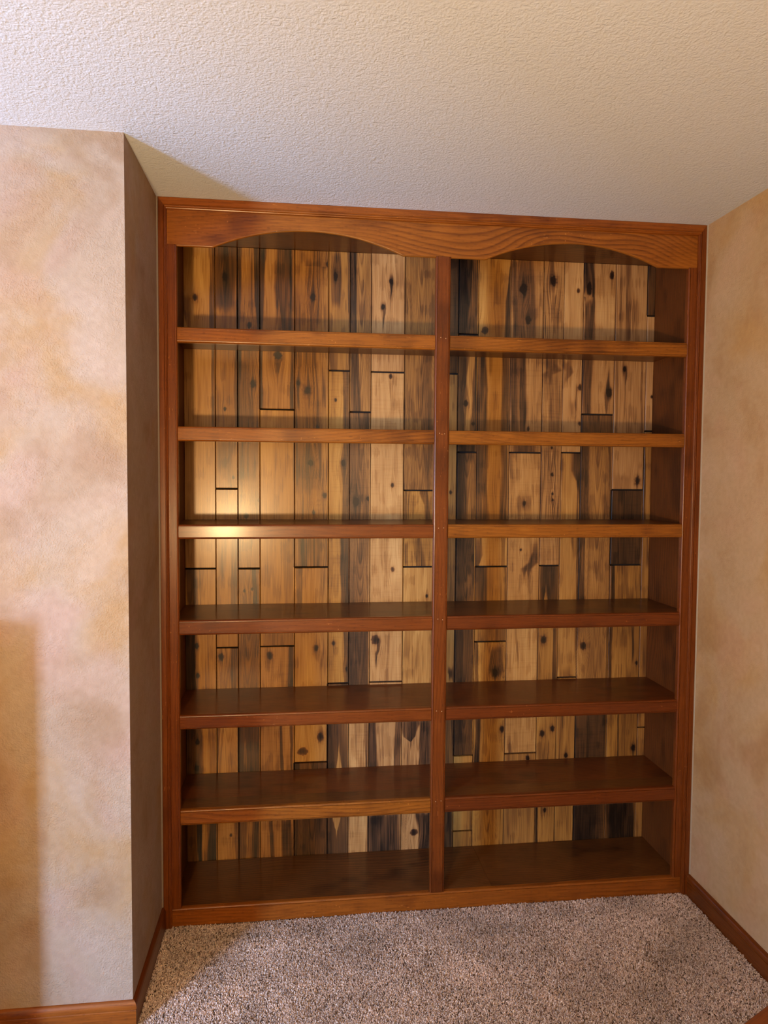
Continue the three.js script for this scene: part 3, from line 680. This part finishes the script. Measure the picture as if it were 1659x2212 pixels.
{
  const yb = OPEN + 0.0045, arch = (x0, x1, rise, y) => {  // circular arch from x0 to x1
    const c = (x1 - x0) / 2, R = (c * c + rise * rise) / (2 * rise), xm = (x0 + x1) / 2, p = [];
    for (let i = 0; i <= 48; i++) { const a = Math.asin(c / R) * (2 * i / 48 - 1); p.push([xm + R * Math.sin(a), y + R * Math.cos(a) - (R - rise)]); }
    return p;
  };
  const A1 = arch(0.176, 0.809, 0.0665, yb), A2 = arch(1.096, 1.724, 0.0675, yb);
  const out = [[TI - 0.002, H - 0.006], [TI - 0.002, yb], ...A1, ...A2, [TR + 0.002, yb], [TR + 0.002, H - 0.006]];
  const top = mesh('arched_top_rail', woodUV(draw(out, 'z', -0.019, 0), 0), M.figured, bookcase);
  for (const [pa, xa, xb] of [[A1, SL, ML], [A2, MR, SR]]) {   // bead along the lower edge of each opening
    const path = new THREE.CurvePath(), pts = [[xa, yb], ...pa, [xb, yb]].map(([x, y]) => new THREE.Vector3(x, y + 0.0004, -0.0052));
    for (let i = 0; i < pts.length - 1; i++) path.add(new THREE.LineCurve3(pts[i], pts[i + 1]));
    mesh('bead', woodUV(new THREE.TubeGeometry(path, 260, 0.0052, 12, false), 0), M.oak, top);
  }
}
// casing around the frame, mitred at the top corners, with a bead along its inner edge
const CAS = [[0.0, 0.0], [0.0, 0.011], [0.0012, 0.0125], [0.0195, 0.0125], [0.0205, 0.0105], [0.0215, 0.0105], [0.0225, 0.0128], [0.0245, 0.0142], [0.0265, 0.0136], [0.028, 0.0115], [0.0285, 0.009], [0.0305, 0.008], [0.0318, 0.0055], [0.0320, 0.0]];
function casing(kind) {                                  // distance d runs inwards from the outer edge
  const x0 = 0.0045, x1 = XR - 0.0045, y1 = H - 0.0005, kf = kind === 'top' ? 1.14 : 0.84, pos = [], n = CAS.length;
  const at = (d, z, e) => kind === 'top' ? [e ? x1 - d * 0.84 : x0 + d * 0.84, y1 - d * 1.14, z] : kind === 'left' ? [x0 + d * 0.84, e ? y1 - d * 1.14 : 0, z] : [x1 - d * 0.84, e ? y1 - d * 1.14 : 0, z];
  for (let i = 0; i < n; i++) {
    const A = CAS[i], B2 = CAS[(i + 1) % n], q = [at(...A, 0), at(...B2, 0), at(...B2, 1), at(...A, 1)];
    const order = kind === 'left' ? [0, 1, 2, 0, 2, 3] : [0, 2, 1, 0, 3, 2];
    const flip = kind === 'top' ? [0, 1, 2, 0, 2, 3] : order;
    for (const f of flip) pos.push(...q[f]);
  }
  const g = new THREE.BufferGeometry(); g.setAttribute('position', new THREE.Float32BufferAttribute(pos, 3)); g.computeVertexNormals();
  return woodUV(crease(g, 0.6), kind === 'top' ? 0 : 1);
}
mesh('casing', casing('left'), M.mahogany, bookcase);
mesh('casing', casing('right'), M.mahogany, bookcase);
mesh('casing', casing('top'), M.oakRed, bookcase);

// ------------------------------------------------------------------ things
{
  // table whose corner reaches into the picture at the lower right
  const t = tag(group('side_table'), 'reddish-brown wooden tabletop corner poking into the lower right of the picture', 'table');
  const xa = -0.66, xb = 0.2, D2 = 0.46, ang = 0.4636, h = 0.45;
  t.position.set(1.384, 0, 1.117); t.rotation.y = ang;   // origin: a point of the table's far edge
  const top = chamferBox(xa, xb, 0, D2, 0, 0.028, 0.004); top.rotateX(Math.PI / 2); top.translate(0, h, 0);
  mesh('tabletop', woodUV(top, 0), M.mahogany, t);
  for (const x of [xa + 0.05, xb - 0.05]) for (const z of [0.05, D2 - 0.05]) mesh('leg', woodUV(chamferBox(x - 0.02, x + 0.02, 0, h - 0.028, z - 0.02, z + 0.02, 0.003), 1), M.mahogany, t);
  const ap = [box(xa + 0.07, xb - 0.07, h - 0.1, h - 0.028, 0.04, 0.06), box(xa + 0.07, xb - 0.07, h - 0.1, h - 0.028, D2 - 0.06, D2 - 0.04), box(xa + 0.04, xa + 0.06, h - 0.1, h - 0.028, 0.07, D2 - 0.07), box(xb - 0.06, xb - 0.04, h - 0.1, h - 0.028, 0.07, D2 - 0.07)];
  mesh('apron', woodUV(mergeGeometries(ap), 0), M.mahogany, t);
}
{
  // low cabinet against the left wall, just out of the picture
  const c = tag(group('low_cabinet'), 'low two-door wooden cabinet standing against the left wall', 'cabinet'), w = 0.8, d = 0.2, h = 1.16;
  c.position.set(-0.385 - w / 2, 0, RZ + 0.014 + d / 2);
  const cc = [box(-w / 2, -w / 2 + 0.02, 0, h - 0.025, -d / 2, d / 2), box(w / 2 - 0.02, w / 2, 0, h - 0.025, -d / 2, d / 2), box(-w / 2 + 0.02, w / 2 - 0.02, 0, 0.06, -d / 2, d / 2 - 0.02), box(-w / 2 + 0.02, w / 2 - 0.02, 0.06, h - 0.025, -d / 2, -d / 2 + 0.01)];
  mesh('carcass', woodUV(mergeGeometries(cc), 1), M.oakRed, c);
  mesh('top', woodUV(box(-w / 2, w / 2, h - 0.025, h, -d / 2, d / 2 + 0.01), 0), M.oakRed, c);
  for (const sx of [-1, 1]) {
    const dr = mesh('door', woodUV(chamferBox(sx < 0 ? -w / 2 + 0.022 : 0.002, sx < 0 ? -0.002 : w / 2 - 0.022, 0.065, h - 0.028, d / 2 - 0.019, d / 2, 0.002), 1), M.oak, c);
    mesh('knob', new THREE.SphereGeometry(0.014, 16, 12).translate(sx * 0.04, 0.6, d / 2 + 0.012), M.mahogany, dr);
  }
}
{
  // floor lamp with a frosted globe, out of the picture beside the camera
  const l = tag(group('floor_lamp'), 'slender brass floor lamp with a glowing globe between added light-cutting metal bowl and cap', 'lamp');
  l.position.set(LAMP.at[0], 0, LAMP.at[2]);
  const brass = new THREE.MeshStandardMaterial({ color: C(0.55, 0.38, 0.16), metalness: 1, roughness: 0.35 }), V = (a, b) => new THREE.Vector2(a, b);
  mesh('base', new THREE.LatheGeometry([V(0, 0), V(0.13, 0), V(0.13, 0.012), V(0.11, 0.022), V(0.03, 0.03), V(0.012, 0.06), V(0, 0.06)], 40), brass, l);
  mesh('pole', new THREE.CylinderGeometry(0.009, 0.009, LAMP.at[1] - 0.13, 20).translate(0, 0.05 + (LAMP.at[1] - 0.13) / 2, 0), brass, l);
  const yl = LAMP.at[1];
  mesh('bowl', new THREE.LatheGeometry([V(0, yl - 0.085), V(0.03, yl - 0.085), V(0.055, yl - 0.07), V(0.068, yl - 0.044), V(0.073, yl - 0.024), V(0.070, yl - 0.024), V(0.065, yl - 0.043), V(0.053, yl - 0.065), V(0.03, yl - 0.078), V(0, yl - 0.078)], 48), brass, l);  // added so its rim dims the lamp towards the lower shelves
  mesh('cap', new THREE.LatheGeometry([V(0, yl + 0.088), V(0.02, yl + 0.087), V(0.068, yl + 0.080), V(0.067, yl + 0.078), V(0.02, yl + 0.083), V(0, yl + 0.084)], 48), brass, l);  // added above the globe to hold lamp light off the ceiling
  mesh('globe', new THREE.SphereGeometry(0.055, 32, 20).translate(0, LAMP.at[1], 0), new THREE.MeshStandardMaterial({ color: 0xfff2dd, roughness: 0.4, emissive: LAMP.color, emissiveIntensity: LAMP.glow }), l);
  const p = new THREE.PointLight(LAMP.color, LAMP.candela, 0, 2); p.name = 'globe_light'; p.position.set(0, LAMP.at[1], 0); p.castShadow = true; p.shadow.radius = 2.5; l.add(p);
}
renderer.render(scene, camera);
